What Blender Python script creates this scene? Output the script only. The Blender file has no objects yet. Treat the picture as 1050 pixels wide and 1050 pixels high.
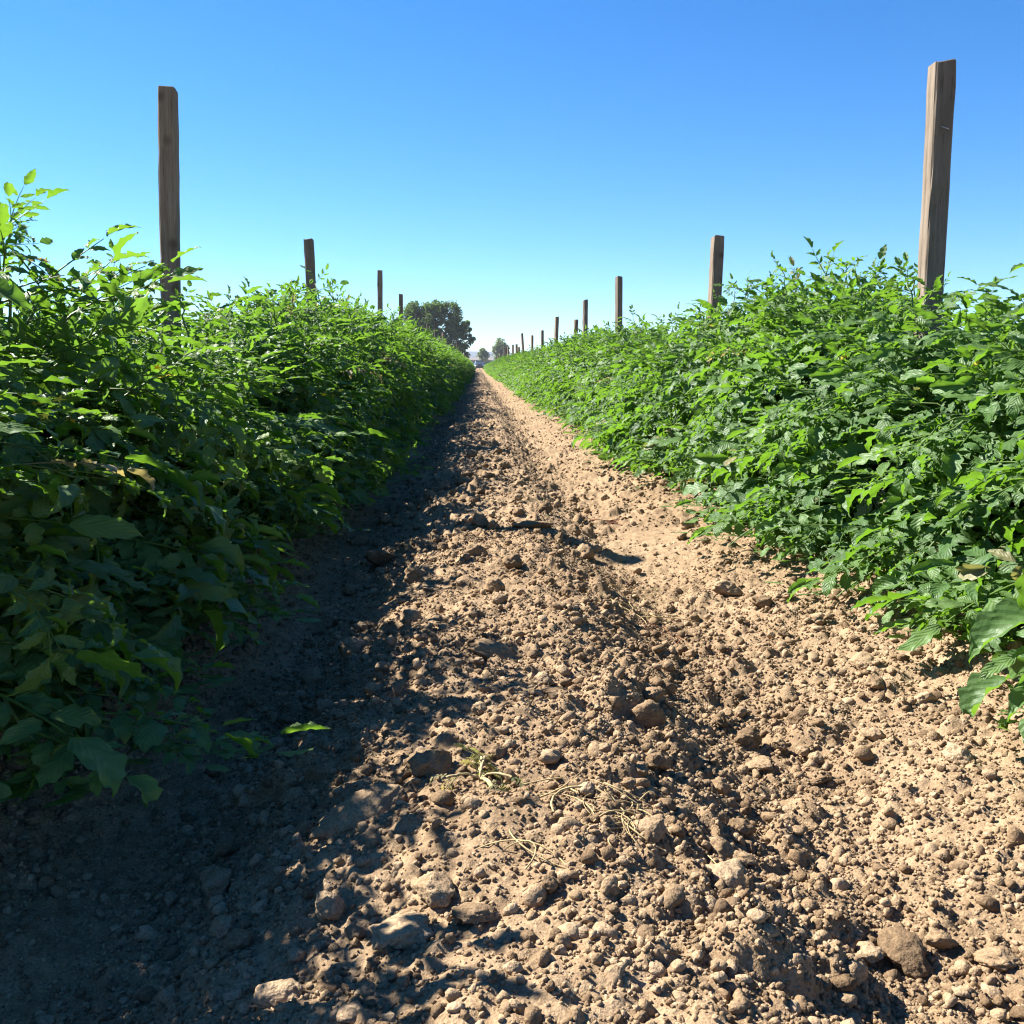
import bpy, bmesh, math, random
import numpy as np
from mathutils import Matrix, Vector

rnd = random.Random(7)
rng = np.random.default_rng(11)
R = math.radians
scene = bpy.context.scene
col = scene.collection

# ------------------------------------------------------------------ settings
CAM = Vector((0.0, 0.0, 0.48))
FPX = 1011.0
PITCH, YAW = math.atan(149 / FPX), math.atan(34 / FPX)
SUN_EL, SUN_AZ = R(40.5), R(30)        # azimuth: turned from the left (-x) towards +y
XL, XR = -0.92, 1.15                 # centre lines of the two rows

cam_rot = Matrix.Rotation(-YAW, 3, 'Z') @ Matrix.Rotation(math.pi / 2 - PITCH, 3, 'X')


def ray(px, py):
    return cam_rot @ Vector(((px - 525) / FPX, -(py - 525) / FPX, -1.0))


def at(px, py, Y):
    v = ray(px, py)
    return CAM + v * (Y / v.y)


# ------------------------------------------------------------------ noise
def _hash(ix, iy, iz, seed):
    h = (ix.astype(np.int64) * 374761393 + iy.astype(np.int64) * 668265263
         + iz.astype(np.int64) * 2147483647 + seed * 974634541) & 0xFFFFFFFF
    h = ((h ^ (h >> 13)) * 1274126177) & 0xFFFFFFFF
    h = ((h ^ (h >> 16)) * 2246822519) & 0xFFFFFFFF
    return ((h ^ (h >> 15)) & 0xFFFFFF).astype(np.float64) / 0xFFFFFF


def noise2(x, y, seed=0):
    ix, iy = np.floor(x), np.floor(y)
    fx, fy = x - ix, y - iy
    fx, fy = fx * fx * (3 - 2 * fx), fy * fy * (3 - 2 * fy)
    z = np.zeros_like(ix)
    a = _hash(ix, iy, z, seed); b = _hash(ix + 1, iy, z, seed)
    c = _hash(ix, iy + 1, z, seed); d = _hash(ix + 1, iy + 1, z, seed)
    return (a + (b - a) * fx) * (1 - fy) + (c + (d - c) * fx) * fy - 0.5


def noise3(p, seed=0):
    i = np.floor(p); f = p - i; f = f * f * (3 - 2 * f)
    out = 0
    for dx in (0, 1):
        for dy in (0, 1):
            for dz in (0, 1):
                w = (f[:, 0] if dx else 1 - f[:, 0]) * (f[:, 1] if dy else 1 - f[:, 1]) * (f[:, 2] if dz else 1 - f[:, 2])
                out = out + w * _hash(i[:, 0] + dx, i[:, 1] + dy, i[:, 2] + dz, seed)
    return out - 0.5


# ------------------------------------------------------------------ mesh helpers
def make_mesh(name, V, quads=None, tris=None, attrs=None, smooth=True):
    me = bpy.data.meshes.new(name)
    V = np.asarray(V, np.float32)
    nq = 0 if quads is None else len(quads)
    nt = 0 if tris is None else len(tris)
    loops = np.concatenate([a for a in (None if not nq else np.asarray(quads, np.int32).ravel(),
                                        None if not nt else np.asarray(tris, np.int32).ravel()) if a is not None])
    start = np.concatenate([np.arange(nq) * 4, nq * 4 + np.arange(nt) * 3]).astype(np.int32)
    me.vertices.add(len(V)); me.vertices.foreach_set('co', V.ravel())
    me.loops.add(len(loops)); me.loops.foreach_set('vertex_index', loops)
    me.polygons.add(nq + nt); me.polygons.foreach_set('loop_start', start)
    me.polygons.foreach_set('use_smooth', np.full(nq + nt, smooth))
    for k, a in (attrs or {}).items():
        at_ = me.attributes.new(k, 'FLOAT', 'POINT')
        at_.data.foreach_set('value', np.asarray(a, np.float32))
    me.update(); me.validate()
    return me


def link(name, me, mat=None, parent=None):
    if mat is not None and not me.materials:
        me.materials.append(mat)
    o = bpy.data.objects.new(name, me)
    col.objects.link(o)
    if parent:
        o.parent = parent
    return o


def tag(o, label=None, cat=None, group=None, kind=None):
    if label: o['label'] = label
    if cat: o['category'] = cat
    if group: o['group'] = group
    if kind: o['kind'] = kind
    return o


def empty(name, loc=(0, 0, 0), rz=0.0):
    o = bpy.data.objects.new(name, None)
    o.empty_display_size = 0.1
    o.location = loc; o.rotation_euler = (0, 0, rz)
    col.objects.link(o)
    return o


def copy_tree(o, parent=None):
    c = o.copy(); col.objects.link(c); c.parent = parent
    for ch in list(o.children):
        copy_tree(ch, c)
    return c


class Soup:
    """Collects pieces and concatenates them into one mesh."""
    def __init__(s):
        s.V, s.Q, s.T, s.A, s.n = [], [], [], {}, 0

    def add(s, V, quads=None, tris=None, **attrs):
        if quads is not None and len(quads): s.Q.append(np.asarray(quads) + s.n)
        if tris is not None and len(tris): s.T.append(np.asarray(tris) + s.n)
        s.V.append(V); s.n += len(V)
        for k, a in attrs.items():
            s.A.setdefault(k, []).append(np.broadcast_to(np.asarray(a, np.float32), (len(V),)))

    def mesh(s, name, smooth=True):
        return make_mesh(name, np.concatenate(s.V), np.concatenate(s.Q) if s.Q else None,
                         np.concatenate(s.T) if s.T else None,
                         {k: np.concatenate(a) for k, a in s.A.items()}, smooth)


def tube(P, rad, n=5):
    P = np.asarray(P, float); rad = np.broadcast_to(rad, (len(P),))
    T = np.gradient(P, axis=0); T /= np.linalg.norm(T, axis=1)[:, None] + 1e-9
    ref = np.array([0.31, 0.77, 0.55])
    A = np.cross(T, ref); A /= np.linalg.norm(A, axis=1)[:, None] + 1e-9
    B = np.cross(T, A)
    an = np.arange(n) * 2 * math.pi / n
    V = (P[:, None, :] + rad[:, None, None] * (np.cos(an)[None, :, None] * A[:, None, :] + np.sin(an)[None, :, None] * B[:, None, :])).reshape(-1, 3)
    i, j = np.meshgrid(np.arange(len(P) - 1), np.arange(n), indexing='ij')
    j2 = (j + 1) % n
    Q = np.stack([i * n + j, i * n + j2, (i + 1) * n + j2, (i + 1) * n + j], -1).reshape(-1, 4)
    return V, Q


def grid_quads(nr, nc):
    i, j = np.meshgrid(np.arange(nr - 1), np.arange(nc - 1), indexing='ij')
    return np.stack([i * nc + j, i * nc + j + 1, (i + 1) * nc + j + 1, (i + 1) * nc + j], -1).reshape(-1, 4)


def ico(sub):
    bm = bmesh.new(); bmesh.ops.create_icosphere(bm, subdivisions=sub, radius=1.0)
    V = np.array([v.co[:] for v in bm.verts]); bm.verts.index_update()
    F = np.array([[v.index for v in f.verts] for f in bm.faces]); bm.free()
    return V, F


def rand_rots(n, g=rng):
    q = g.normal(size=(n, 4)); q /= np.linalg.norm(q, axis=1)[:, None]
    w, x, y, z = q.T
    return np.stack([np.stack([1 - 2 * (y * y + z * z), 2 * (x * y - z * w), 2 * (x * z + y * w)], -1),
                     np.stack([2 * (x * y + z * w), 1 - 2 * (x * x + z * z), 2 * (y * z - x * w)], -1),
                     np.stack([2 * (x * z - y * w), 2 * (y * z + x * w), 1 - 2 * (x * x + y * y)], -1)], 1)


# ------------------------------------------------------------------ materials
def new_mat(name):
    m = bpy.data.materials.new(name); m.use_nodes = True
    nt = m.node_tree; nt.nodes.clear()
    out = nt.nodes.new('ShaderNodeOutputMaterial')
    return m, nt, out


def N(nt, t, **kw):
    n = nt.nodes.new(t)
    for k, v in kw.items():
        if k in n.inputs.keys() if isinstance(k, str) else False:
            n.inputs[k].default_value = v
        else:
            setattr(n, k, v)
    return n


def ramp(nt, fac, stops):
    n = nt.nodes.new('ShaderNodeValToRGB')
    e = n.color_ramp.elements
    while len(e) < len(stops): e.new(0.5)
    for el, (p, c) in zip(e, stops):
        el.position = p; el.color = (*c, 1)
    nt.links.new(fac, n.inputs['Fac'])
    return n.outputs['Color']


def mixc(nt, fac, a, b, blend='MIX'):
    n = nt.nodes.new('ShaderNodeMix'); n.data_type = 'RGBA'; n.blend_type = blend
    for sock, v in ((n.inputs[0], fac), (n.inputs[6], a), (n.inputs[7], b)):
        if isinstance(v, (int, float)): sock.default_value = v
        elif isinstance(v, tuple): sock.default_value = (*v, 1)
        else: nt.links.new(v, sock)
    return n.outputs[2]


def math_n(nt, op, a, b=None):
    n = nt.nodes.new('ShaderNodeMath'); n.operation = op
    for k, v in enumerate((a, b)):
        if v is None: continue
        if isinstance(v, (int, float)): n.inputs[k].default_value = v
        else: nt.links.new(v, n.inputs[k])
    return n.outputs[0]


def noise_n(nt, vec, scale, detail=4, rough=0.55):
    n = nt.nodes.new('ShaderNodeTexNoise')
    n.inputs['Scale'].default_value = scale; n.inputs['Detail'].default_value = detail
    n.inputs['Roughness'].default_value = rough
    nt.links.new(vec, n.inputs['Vector'])
    return n.outputs['Fac']


def principled(nt, out, color, rough=0.8, spec=0.3, normal=None):
    p = nt.nodes.new('ShaderNodeBsdfPrincipled')
    if isinstance(color, tuple): p.inputs['Base Color'].default_value = (*color, 1)
    else: nt.links.new(color, p.inputs['Base Color'])
    if isinstance(rough, (int, float)): p.inputs['Roughness'].default_value = rough
    else: nt.links.new(rough, p.inputs['Roughness'])
    p.inputs['Specular IOR Level'].default_value = spec
    if normal is not None: nt.links.new(normal, p.inputs['Normal'])
    if out is not None: nt.links.new(p.outputs[0], out.inputs['Surface'])
    return p


def bump(nt, height, strength=0.5, dist=0.01):
    b = nt.nodes.new('ShaderNodeBump'); b.inputs['Strength'].default_value = strength
    b.inputs['Distance'].default_value = dist
    nt.links.new(height, b.inputs['Height'])
    return b.outputs[0]


SOIL_A, SOIL_B, SOIL_C = (0.126, 0.084, 0.048), (0.242, 0.167, 0.097), (0.352, 0.257, 0.160)


def soil_material(name, tinted, fine=1.0):
    m, nt, out = new_mat(name)
    geo = nt.nodes.new('ShaderNodeNewGeometry')
    pos = geo.outputs['Position']
    n1 = noise_n(nt, pos, 2.2, 5)
    n2 = noise_n(nt, pos, 45, 5, 0.65)
    n3 = noise_n(nt, pos, 420, 3, 0.6)
    f = math_n(nt, 'ADD', math_n(nt, 'MULTIPLY', n1, 0.45), math_n(nt, 'MULTIPLY', n2, 0.55))
    if tinted:
        a = nt.nodes.new('ShaderNodeAttribute'); a.attribute_name = 'tint'
        f = math_n(nt, 'ADD', math_n(nt, 'MULTIPLY', f, 0.62), math_n(nt, 'MULTIPLY', a.outputs['Fac'], 0.38))
    elif fine > 1:
        oi = nt.nodes.new('ShaderNodeObjectInfo')
        f = math_n(nt, 'ADD', math_n(nt, 'MULTIPLY', f, 0.7), math_n(nt, 'MULTIPLY', oi.outputs['Random'], 0.3))
    c = ramp(nt, f, [(0.30, SOIL_A), (0.5, SOIL_B), (0.72, SOIL_C)])
    sp = ramp(nt, n3, [(0.38, (0.72, 0.70, 0.68)), (0.55, (1, 1, 1)), (0.72, (1.25, 1.22, 1.18))])
    c = mixc(nt, 1.0, c, sp, 'MULTIPLY')
    h = math_n(nt, 'ADD', n2, math_n(nt, 'MULTIPLY', n3, 0.35))
    principled(nt, out, c, 0.95, 0.08, bump(nt, h, 0.7, 0.006))
    return m


M_ground = soil_material('dry_soil', False)
M_clods = soil_material('dry_soil_crumbs', True)
M_clod = soil_material('dry_soil_clod', False, 2.0)


def leaf_material(name, lo, mid, hi, trans, under, mixf=0.36, gloss=0.48, spec=0.28, dead=True, veins=True):
    m, nt, out = new_mat(name)
    def A(n):
        a = nt.nodes.new('ShaderNodeAttribute'); a.attribute_name = n
        return a.outputs['Fac']
    tint = A('tint')
    geo = nt.nodes.new('ShaderNodeNewGeometry')
    c = ramp(nt, tint, [(0.0, lo), (0.5, mid), (1.0, hi)])
    nz = noise_n(nt, geo.outputs['Position'], 60, 3)
    c = mixc(nt, 1.0, c, ramp(nt, nz, [(0.3, (0.78, 0.82, 0.75)), (0.7, (1.2, 1.15, 1.2))]), 'MULTIPLY')
    nrm = None
    if veins:
        lu, lv = A('lu'), A('lv')
        av = math_n(nt, 'ABSOLUTE', lv)
        ph = math_n(nt, 'SUBTRACT', math_n(nt, 'MULTIPLY', lu, 7.0), math_n(nt, 'MULTIPLY', av, 2.2))
        w = math_n(nt, 'ABSOLUTE', math_n(nt, 'SUBTRACT', math_n(nt, 'FRACT', ph), 0.5))
        side = math_n(nt, 'LESS_THAN', w, 0.06)
        mid_v = math_n(nt, 'LESS_THAN', av, 0.06)
        v = math_n(nt, 'MAXIMUM', math_n(nt, 'MULTIPLY', side, 0.5), mid_v)
        c = mixc(nt, math_n(nt, 'MULTIPLY', v, 0.45), c, (0.12, 0.18, 0.05))
        hh = math_n(nt, 'ADD', math_n(nt, 'MULTIPLY', w, 0.6), math_n(nt, 'MULTIPLY', nz, 1.0))
        nrm = bump(nt, hh, 0.5, 0.004)
    c_under = mixc(nt, 0.55, c, under)
    c = mixc(nt, geo.outputs['Backfacing'], c, c_under)
    tcol = mixc(nt, 0.75, c, trans)
    if dead:
        age = A('age')
        c = mixc(nt, age, c, (0.30, 0.25, 0.14))
        tcol = mixc(nt, age, tcol, (0.40, 0.30, 0.10))
    p = principled(nt, None, c, gloss, spec, nrm)
    tr = nt.nodes.new('ShaderNodeBsdfTranslucent')
    nt.links.new(tcol, tr.inputs['Color'])
    mx = nt.nodes.new('ShaderNodeMixShader'); mx.inputs[0].default_value = mixf
    nt.links.new(p.outputs[0], mx.inputs[1]); nt.links.new(tr.outputs[0], mx.inputs[2])
    nt.links.new(mx.outputs[0], out.inputs['Surface'])
    return m


M_leaf = leaf_material('tomato_leaf', (0.036, 0.090, 0.014), (0.090, 0.180, 0.027), (0.160, 0.255, 0.040),
                       (0.165, 0.34, 0.016), (0.095, 0.165, 0.065), 0.42)
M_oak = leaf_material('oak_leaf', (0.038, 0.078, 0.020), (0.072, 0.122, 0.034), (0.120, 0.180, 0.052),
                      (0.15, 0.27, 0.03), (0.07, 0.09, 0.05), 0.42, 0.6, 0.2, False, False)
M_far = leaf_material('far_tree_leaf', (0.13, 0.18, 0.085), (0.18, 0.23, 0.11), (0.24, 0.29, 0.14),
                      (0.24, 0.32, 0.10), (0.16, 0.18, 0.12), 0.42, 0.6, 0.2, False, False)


def simple(name, c, rough=0.7, spec=0.3, var=0.25, scale=40, metallic=0.0):
    m, nt, out = new_mat(name)
    tc = nt.nodes.new('ShaderNodeTexCoord')
    n = noise_n(nt, tc.outputs['Object'], scale, 4)
    lo, hi = tuple(x * (1 - var) for x in c), tuple(min(1, x * (1 + var)) for x in c)
    p = principled(nt, out, ramp(nt, n, [(0.3, lo), (0.7, hi)]), rough, spec, bump(nt, n, 0.25, 0.003))
    p.inputs['Metallic'].default_value = metallic
    return m


M_stem = simple('tomato_stem', (0.09, 0.14, 0.035), 0.55, 0.35)
M_straw = simple('dry_straw', (0.36, 0.27, 0.13), 0.75, 0.25, 0.35)
M_redstem = simple('dry_red_stem', (0.22, 0.09, 0.045), 0.75, 0.25, 0.3)
M_blossom = simple('yellow_petal', (0.75, 0.55, 0.04), 0.6, 0.2, 0.15)
M_bark = simple('oak_bark', (0.085, 0.065, 0.048), 0.95, 0.1, 0.35, 6)
M_steel = simple('staple_steel', (0.55, 0.55, 0.56), 0.3, 0.5, 0.1, 80, 0.9)


def wood_material():
    m, nt, out = new_mat('weathered_wood')
    tc = nt.nodes.new('ShaderNodeTexCoord'); oi = nt.nodes.new('ShaderNodeObjectInfo')
    mp = nt.nodes.new('ShaderNodeMapping'); mp.inputs['Scale'].default_value = (1, 1, 0.045)
    off = nt.nodes.new('ShaderNodeCombineXYZ')
    nt.links.new(oi.outputs['Random'], off.inputs[2])
    add = nt.nodes.new('ShaderNodeVectorMath'); add.operation = 'ADD'
    nt.links.new(tc.outputs['Object'], add.inputs[0]); nt.links.new(off.outputs[0], add.inputs[1])
    nt.links.new(add.outputs[0], mp.inputs['Vector'])
    g1 = noise_n(nt, mp.outputs[0], 90, 6, 0.65)
    g2 = noise_n(nt, mp.outputs[0], 320, 3, 0.6)
    big = noise_n(nt, add.outputs[0], 5, 4)
    f = math_n(nt, 'ADD', math_n(nt, 'MULTIPLY', g1, 0.6), math_n(nt, 'MULTIPLY', big, 0.4))
    c = ramp(nt, f, [(0.30, (0.090, 0.071, 0.051)), (0.48, (0.180, 0.143, 0.104)), (0.70, (0.280, 0.230, 0.172))])
    tone = ramp(nt, oi.outputs['Random'], [(0, (0.80, 0.82, 0.86)), (1, (1.12, 1.05, 0.98))])
    c = mixc(nt, 1.0, c, tone, 'MULTIPLY')
    vk = nt.nodes.new('ShaderNodeTexVoronoi'); vk.inputs['Scale'].default_value = 9
    nt.links.new(add.outputs[0], vk.inputs['Vector'])
    knot = ramp(nt, vk.outputs['Distance'], [(0.05, (0.35, 0.30, 0.27)), (0.16, (1, 1, 1))])
    c = mixc(nt, 0.7, c, knot, 'MULTIPLY')
    crack = ramp(nt, g2, [(0.33, (0.45, 0.42, 0.40)), (0.42, (1, 1, 1))])
    c = mixc(nt, 0.8, c, crack, 'MULTIPLY')
    principled(nt, out, c, 0.85, 0.15, bump(nt, math_n(nt, 'ADD', g1, g2), 0.5, 0.004))
    return m


M_wood = wood_material()

# ------------------------------------------------------------------ the ground
PX = np.array([-6, -1.35, -0.95, -0.70, -0.55, -0.44, -0.36, -0.27, -0.15, -0.02, 0.12, 0.19, 0.235, 0.290, 0.35, 0.42, 0.55, 0.74, 0.95, 1.5, 6])
PZ = np.array([.06, .085, .10, .075, .000, -.055, -.062, -.044, .012, .046, .052, .042, .020, -.008, -.026, -.022, .006, .046, .08, .085, .06])


def profile(x):
    s = 0
    for d, w in ((-0.03, .25), (0, .5), (0.03, .25)):
        s = s + w * np.interp(x + d * 0.7, PX, PZ)
    return s


def fine_mask(x, y):
    """1 where the soil is powdery and smooth, 0 where it lies in lumps"""
    a = np.exp(-((x + 0.40) / 0.075) ** 2) * 0.85
    b = np.clip((noise2(x * 2.3 + 7, y * 1.6, 5) + noise2(x * 6, y * 4, 6) * 0.5) * 2.2 - 0.15, 0, 1) * 0.7
    b = b + 0.38 * np.clip((x - 0.30) / 0.15, 0, 1) * np.clip((noise2(x * 5 + 3, y * 3, 9) + 0.42) * 2, 0, 1)
    return np.clip(np.maximum(a, b), 0, 0.95)


def cells(x, y, size, prob, seed, squash=0.75):
    """height of half-buried round lumps on a jittered grid"""
    gx, gy = x / size, y / size
    ix, iy = np.floor(gx), np.floor(gy)
    z0 = np.zeros_like(ix)
    best = np.zeros_like(x)
    for dx in (-1, 0, 1):
        for dy in (-1, 0, 1):
            cx, cy = ix + dx, iy + dy
            h1 = _hash(cx, cy, z0, seed); h2 = _hash(cx, cy, z0, seed + 1); h3 = _hash(cx, cy, z0, seed + 2)
            h4 = _hash(cx, cy, z0, seed + 3)
            r = 0.22 + 0.36 * h3
            ex, ey = gx - (cx + h1), gy - (cy + h2)
            a = (h4 * 97.0) % 3.14
            ex, ey = ex * np.cos(a) + ey * np.sin(a), (ey * np.cos(a) - ex * np.sin(a)) * (1 + 0.6 * h1)
            d2 = (ex * ex + ey * ey) / (r * r)
            hgt = np.where((d2 < 1) & (h4 < prob), np.sqrt(np.clip(1 - d2, 0, 1)) * r * size * squash, 0)
            best = np.maximum(best, hgt)
    return best


def H_base(x, y):
    m = noise2(y * 0.55, y * 0 + 3.3, 21) * 0.09 + noise2(y * 1.9, y * 0 + 1.3, 22) * 0.045
    z = profile(x - m)
    z = z + noise2(x * 3.1, y * 2.3, 1) * 0.026 + noise2(x * 9, y * 7, 2) * 0.020
    far = np.clip((np.abs(x) - 2.0) / 2.0, 0, 1)
    return z * (1 - far) + 0.06 * far


def H(x, y, lumps=True):
    z = H_base(x, y)
    if not lumps:
        return z
    x = x + noise2(x * 40, y * 40, 61) * 0.012; y = y + noise2(x * 40, y * 40, 62) * 0.012
    near = np.clip(1 - (np.abs(x) - 1.6) / 0.4, 0, 1)
    f = (1 - fine_mask(x, y)) * near
    z = z + noise2(x * 26, y * 26, 3) * 0.008 * (0.4 + f) * near + noise2(x * 70, y * 70, 4) * 0.006 * near
    z = z + cells(x, y, 0.080, 0.26, 31, 0.50) * f
    z = z + cells(x, y, 0.034, 0.32, 41, 0.65) * f
    z = z + cells(x, y, 0.016, 0.80, 51, 0.9) * (0.25 + 0.65 * f) * near
    return z


xs = np.concatenate([-np.geomspace(1900, 1.32, 34), np.arange(-1.3, 1.4, 0.0043), np.geomspace(1.42, 1900, 34)])
ys = [-40, -15, -6, -3, -1.5, -0.8, -0.4, -0.15, 0.05, 0.2]
y = 0.3
while y < 150:
    ys.append(y); y += max(0.0043, y * 0.0042)
ys = np.array(ys + list(np.geomspace(152, 1900, 24)))
GX, GY = np.meshgrid(xs, ys)
gz = H(GX.ravel(), GY.ravel())
me = make_mesh('ground', np.stack([GX.ravel(), GY.ravel(), gz], -1), grid_quads(len(ys), len(xs)))
tag(link('ground', me, M_ground), kind='structure')
del GX, GY, gz


def Hp(x, y, lumps=True):
    return float(H(np.array([x], float), np.array([y], float), lumps)[0])


def ground_at(px, py):
    v = ray(px, py)
    z = 0.0
    for _ in range(14):
        t = (z - CAM.z) / v.z
        p = CAM + v * t
        z = 0.5 * z + 0.5 * float(H_base(np.array([p.x]), np.array([p.y]))[0])
    return p, t


# ------------------------------------------------------------------ clods
def clod_shape(sub, seed, rough=0.34):
    V, F = ico(sub)
    n = V / np.linalg.norm(V, axis=1)[:, None]
    o = seed * 13.7
    d = 1 + rough * 1.5 * noise3(n * 1.1 + o, seed) + rough * noise3(n * 2.3 + o, seed + 50)
    # broken faces
    g = np.random.default_rng(seed)
    W = n * d[:, None]
    for _ in range(6 if sub < 4 else 4):
        a = g.normal(size=3); a /= np.linalg.norm(a)
        k = 0.62 + 0.25 * g.random()
        ex = W @ a - k
        W = W - np.where(ex > 0, ex * 0.88, 0)[:, None] * a
    e = rough * 0.50 * noise3(n * 5.2 + o, seed + 90)
    if sub >= 4:
        e = e + rough * 0.46 * noise3(n * 11 + o, seed + 120) + rough * 0.30 * noise3(n * 23 + o, seed + 140)
    W = W * (1 + e)[:, None]
    W *= np.array([1.0, 0.82 + 0.2 * g.random(), 0.62 + 0.2 * g.random()])
    return W, F


def scatter(n, ylo, yhi, smin, smax, sub, g, power, wide):
    """soil crumbs lying on the ground: positions, sizes, one soup"""
    shapes = [clod_shape(sub, 300 + sub * 20 + k, 0.55) for k in range(12)]
    y = np.exp(g.uniform(math.log(ylo), math.log(yhi), n))
    x = g.uniform(-wide, wide, n) + 0.05
    keep = (np.abs(x - 0.04 * y) < 0.62 * y + 0.12)
    f = fine_mask(x, y)
    keep &= g.random(n) < (1 - f) * 0.95 + 0.05
    x, y = x[keep], y[keep]
    n = len(x)
    r = smin * (smax / smin) ** (g.random(n) ** power)
    z = H(x, y)
    rot = rand_rots(n, g)
    rot[:, 2, :] *= 0.85
    kind = g.integers(0, len(shapes), n)
    tint = g.random(n)
    s = Soup()
    for k, (W, F) in enumerate(shapes):
        i = np.where(kind == k)[0]
        if not len(i): continue
        V = np.einsum('nij,vj->nvi', rot[i], W) * r[i][:, None, None]
        V += np.stack([x[i], y[i], z[i] + r[i] * 0.18], -1)[:, None, :]
        nv = len(W)
        T = (F[None] + (np.arange(len(i)) * nv)[:, None, None]).reshape(-1, 3)
        s.add(V.reshape(-1, 3), tris=T, tint=np.repeat(tint[i], nv))
    return s


soup = Soup()
for args in ((160000, 0.45, 2.6, 0.0011, 0.0032, 1, 1.3, 1.0),
             (40000, 0.45, 3.0, 0.0022, 0.0075, 2, 3.0, 1.0),
             (15000, 0.45, 1.9, 0.0022, 0.0055, 2, 1.5, 0.9),
             (1500, 0.48, 2.0, 0.007, 0.0125, 2, 1.6, 1.0),
             (12000, 1.4, 8.0, 0.003, 0.011, 2, 3.0, 0.95),
             (9000, 3.0, 40.0, 0.005, 0.016, 1, 2.6, 0.85)):
    n_, a_, b_, s0, s1, sub_, pw, wd = args
    t = scatter(n_, a_, b_, s0, s1, sub_, np.random.default_rng(int(n_)), pw, wd)
    for k in range(len(t.V)):
        soup.add(t.V[k], tris=t.T[k] - sum(len(v) for v in t.V[:k]), tint=t.A['tint'][k])
tag(link('soil_crumbs', soup.mesh('soil_crumbs'), M_clods),
    'small crumbs of dry brown soil strewn all over the path', 'soil', kind='stuff')
del soup, t

clod_meshes = []
for k in range(16):
    W, F = clod_shape(4, 700 + k, 0.40)
    clod_meshes.append(make_mesh('soil_clod', W, tris=F))
clod_i = [0]


def clod(x, y, r, label, group=None, sink=0.25, sq=1.0, sx=1.0):
    me = clod_meshes[clod_i[0] % len(clod_meshes)]; clod_i[0] += 1
    o = link('soil_clod', me, M_clod)
    o.location = (x, y, Hp(x, y, False) + r * (0.62 * sq - sink) + 0.004)
    o.rotation_euler = (rnd.uniform(-.35, .35), rnd.uniform(-.35, .35), rnd.uniform(0, 6.28) if sx == 1 else rnd.uniform(-.3, .3))
    o.scale = (r * sx, r * rnd.uniform(0.85, 1.1), r * sq)
    tag(o, label, 'soil clod', group or 'clods of dry soil on the path')
    return o


# (pixel x, pixel y of the middle, width in pixels, squash, stretch, label)
NAMED = [
    (391, 574, 33, 0.8, 1, 'round sunlit clod lying alone on the edge of the left row shadow'),
    (525, 579, 20, 1.0, 1, 'upright brown clod on the middle ridge, above the thin stake shadow'),
    (513, 617, 16, 1.0, 1, 'small brown clod just below the thin stake shadow'),
    (586, 623, 17, 0.7, 1, 'flat tan clod right of the middle, below the thin stake shadow'),
    (506, 663, 54, 0.5, 1.2, 'broad low mound of tan soil on the middle ridge'),
    (368, 823, 88, 0.45, 1.25, 'largest long flat clod lying in the left shade'),
    (441, 786, 42, 0.9, 1, 'tall dark clod in the shade beside the wilted weed'),
    (327, 794, 28, 0.8, 1, 'dark clod in the shade just behind the largest flat clod'),
    (301, 816, 30, 0.6, 1, 'flat dark clod in the shade left of the largest flat clod'),
    (447, 916, 40, 0.8, 1, 'round clod half in shade at the shadow edge near the bottom'),
    (411, 956, 68, 0.65, 1.1, 'big dark clod with a lit left face near the bottom'),
    (488, 937, 42, 0.6, 1.3, 'pale lit clod touching the shadow edge near the bottom'),
    (665, 852, 36, 0.75, 1, 'pale round clod wrapped in the tangle of dry straw'),
    (766, 760, 30, 0.85, 1, 'pale clod standing in the right furrow, left of a pair'),
    (799, 766, 17, 1.0, 1, 'small dark sided clod in the right furrow casting a black shadow'),
    (822, 772, 17, 0.8, 1, 'small pale clod right of the black shadow in the right furrow'),
    (778, 784, 26, 0.6, 1, 'tan clod at the front of the cluster in the right furrow'),
    (762, 880, 28, 0.6, 1.3, 'smooth pale oval stone like clod on the right rut slope'),
    (930, 978, 54, 0.6, 1, 'large tan clod at the lower right of the path'),
    (893, 982, 26, 0.8, 1, 'pale clod leaning against the large lower right clod'),
    (852, 984, 26, 0.6, 1.2, 'flat pale chip left of the large lower right clod'),
    (285, 1022, 44, 0.7, 1, 'dark clod at the lower left with a sunlit rim'),
    (245, 966, 26, 0.8, 1, 'pale clod caught by sun inside the left shade'),
    (746, 605, 27, 0.8, 1, 'round clod below the right row, left of a dark clod'),
    (782, 617, 27, 0.7, 1, 'dark brown crumbly clod below the right row'),
    (884, 681, 24, 0.8, 1, 'tapered clod standing below the nearest right plant'),
    (619, 771, 20, 0.8, 1, 'round pale clod on the crest of the middle ridge'),
    (570, 708, 26, 0.5, 1.3, 'flat pale clod on the crest of the middle ridge'),
    (655, 790, 24, 0.7, 1, 'lump on the steep side of the right rut'),
    (430, 775, 18, 0.8, 1, 'small dark clod behind the tall shaded clod'),
    (545, 535, 34, 0.5, 1.3, 'low crusted clod edge far along the middle ridge'),
    (840, 800, 24, 0.5, 1.2, 'flat pale clod on the bank below the right row'),
    (155, 803, 30, 0.6, 1, 'dark clod in the deep shade of the left furrow'),
    (1020, 985, 40, 0.7, 1, 'tan clod at the right edge of the view, bottom'),
]
taken = []
for px, py, w, sq, sx, lab in NAMED:
    p, t = ground_at(px, py + w * 0.18)
    r = w * 0.5 * t / FPX * 1.04
    clod(p.x, p.y, r / (sx if sx > 1 else 1) , lab, sink=0.2, sq=sq, sx=sx)
    taken.append((p.x, p.y, r))
k = 0
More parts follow.
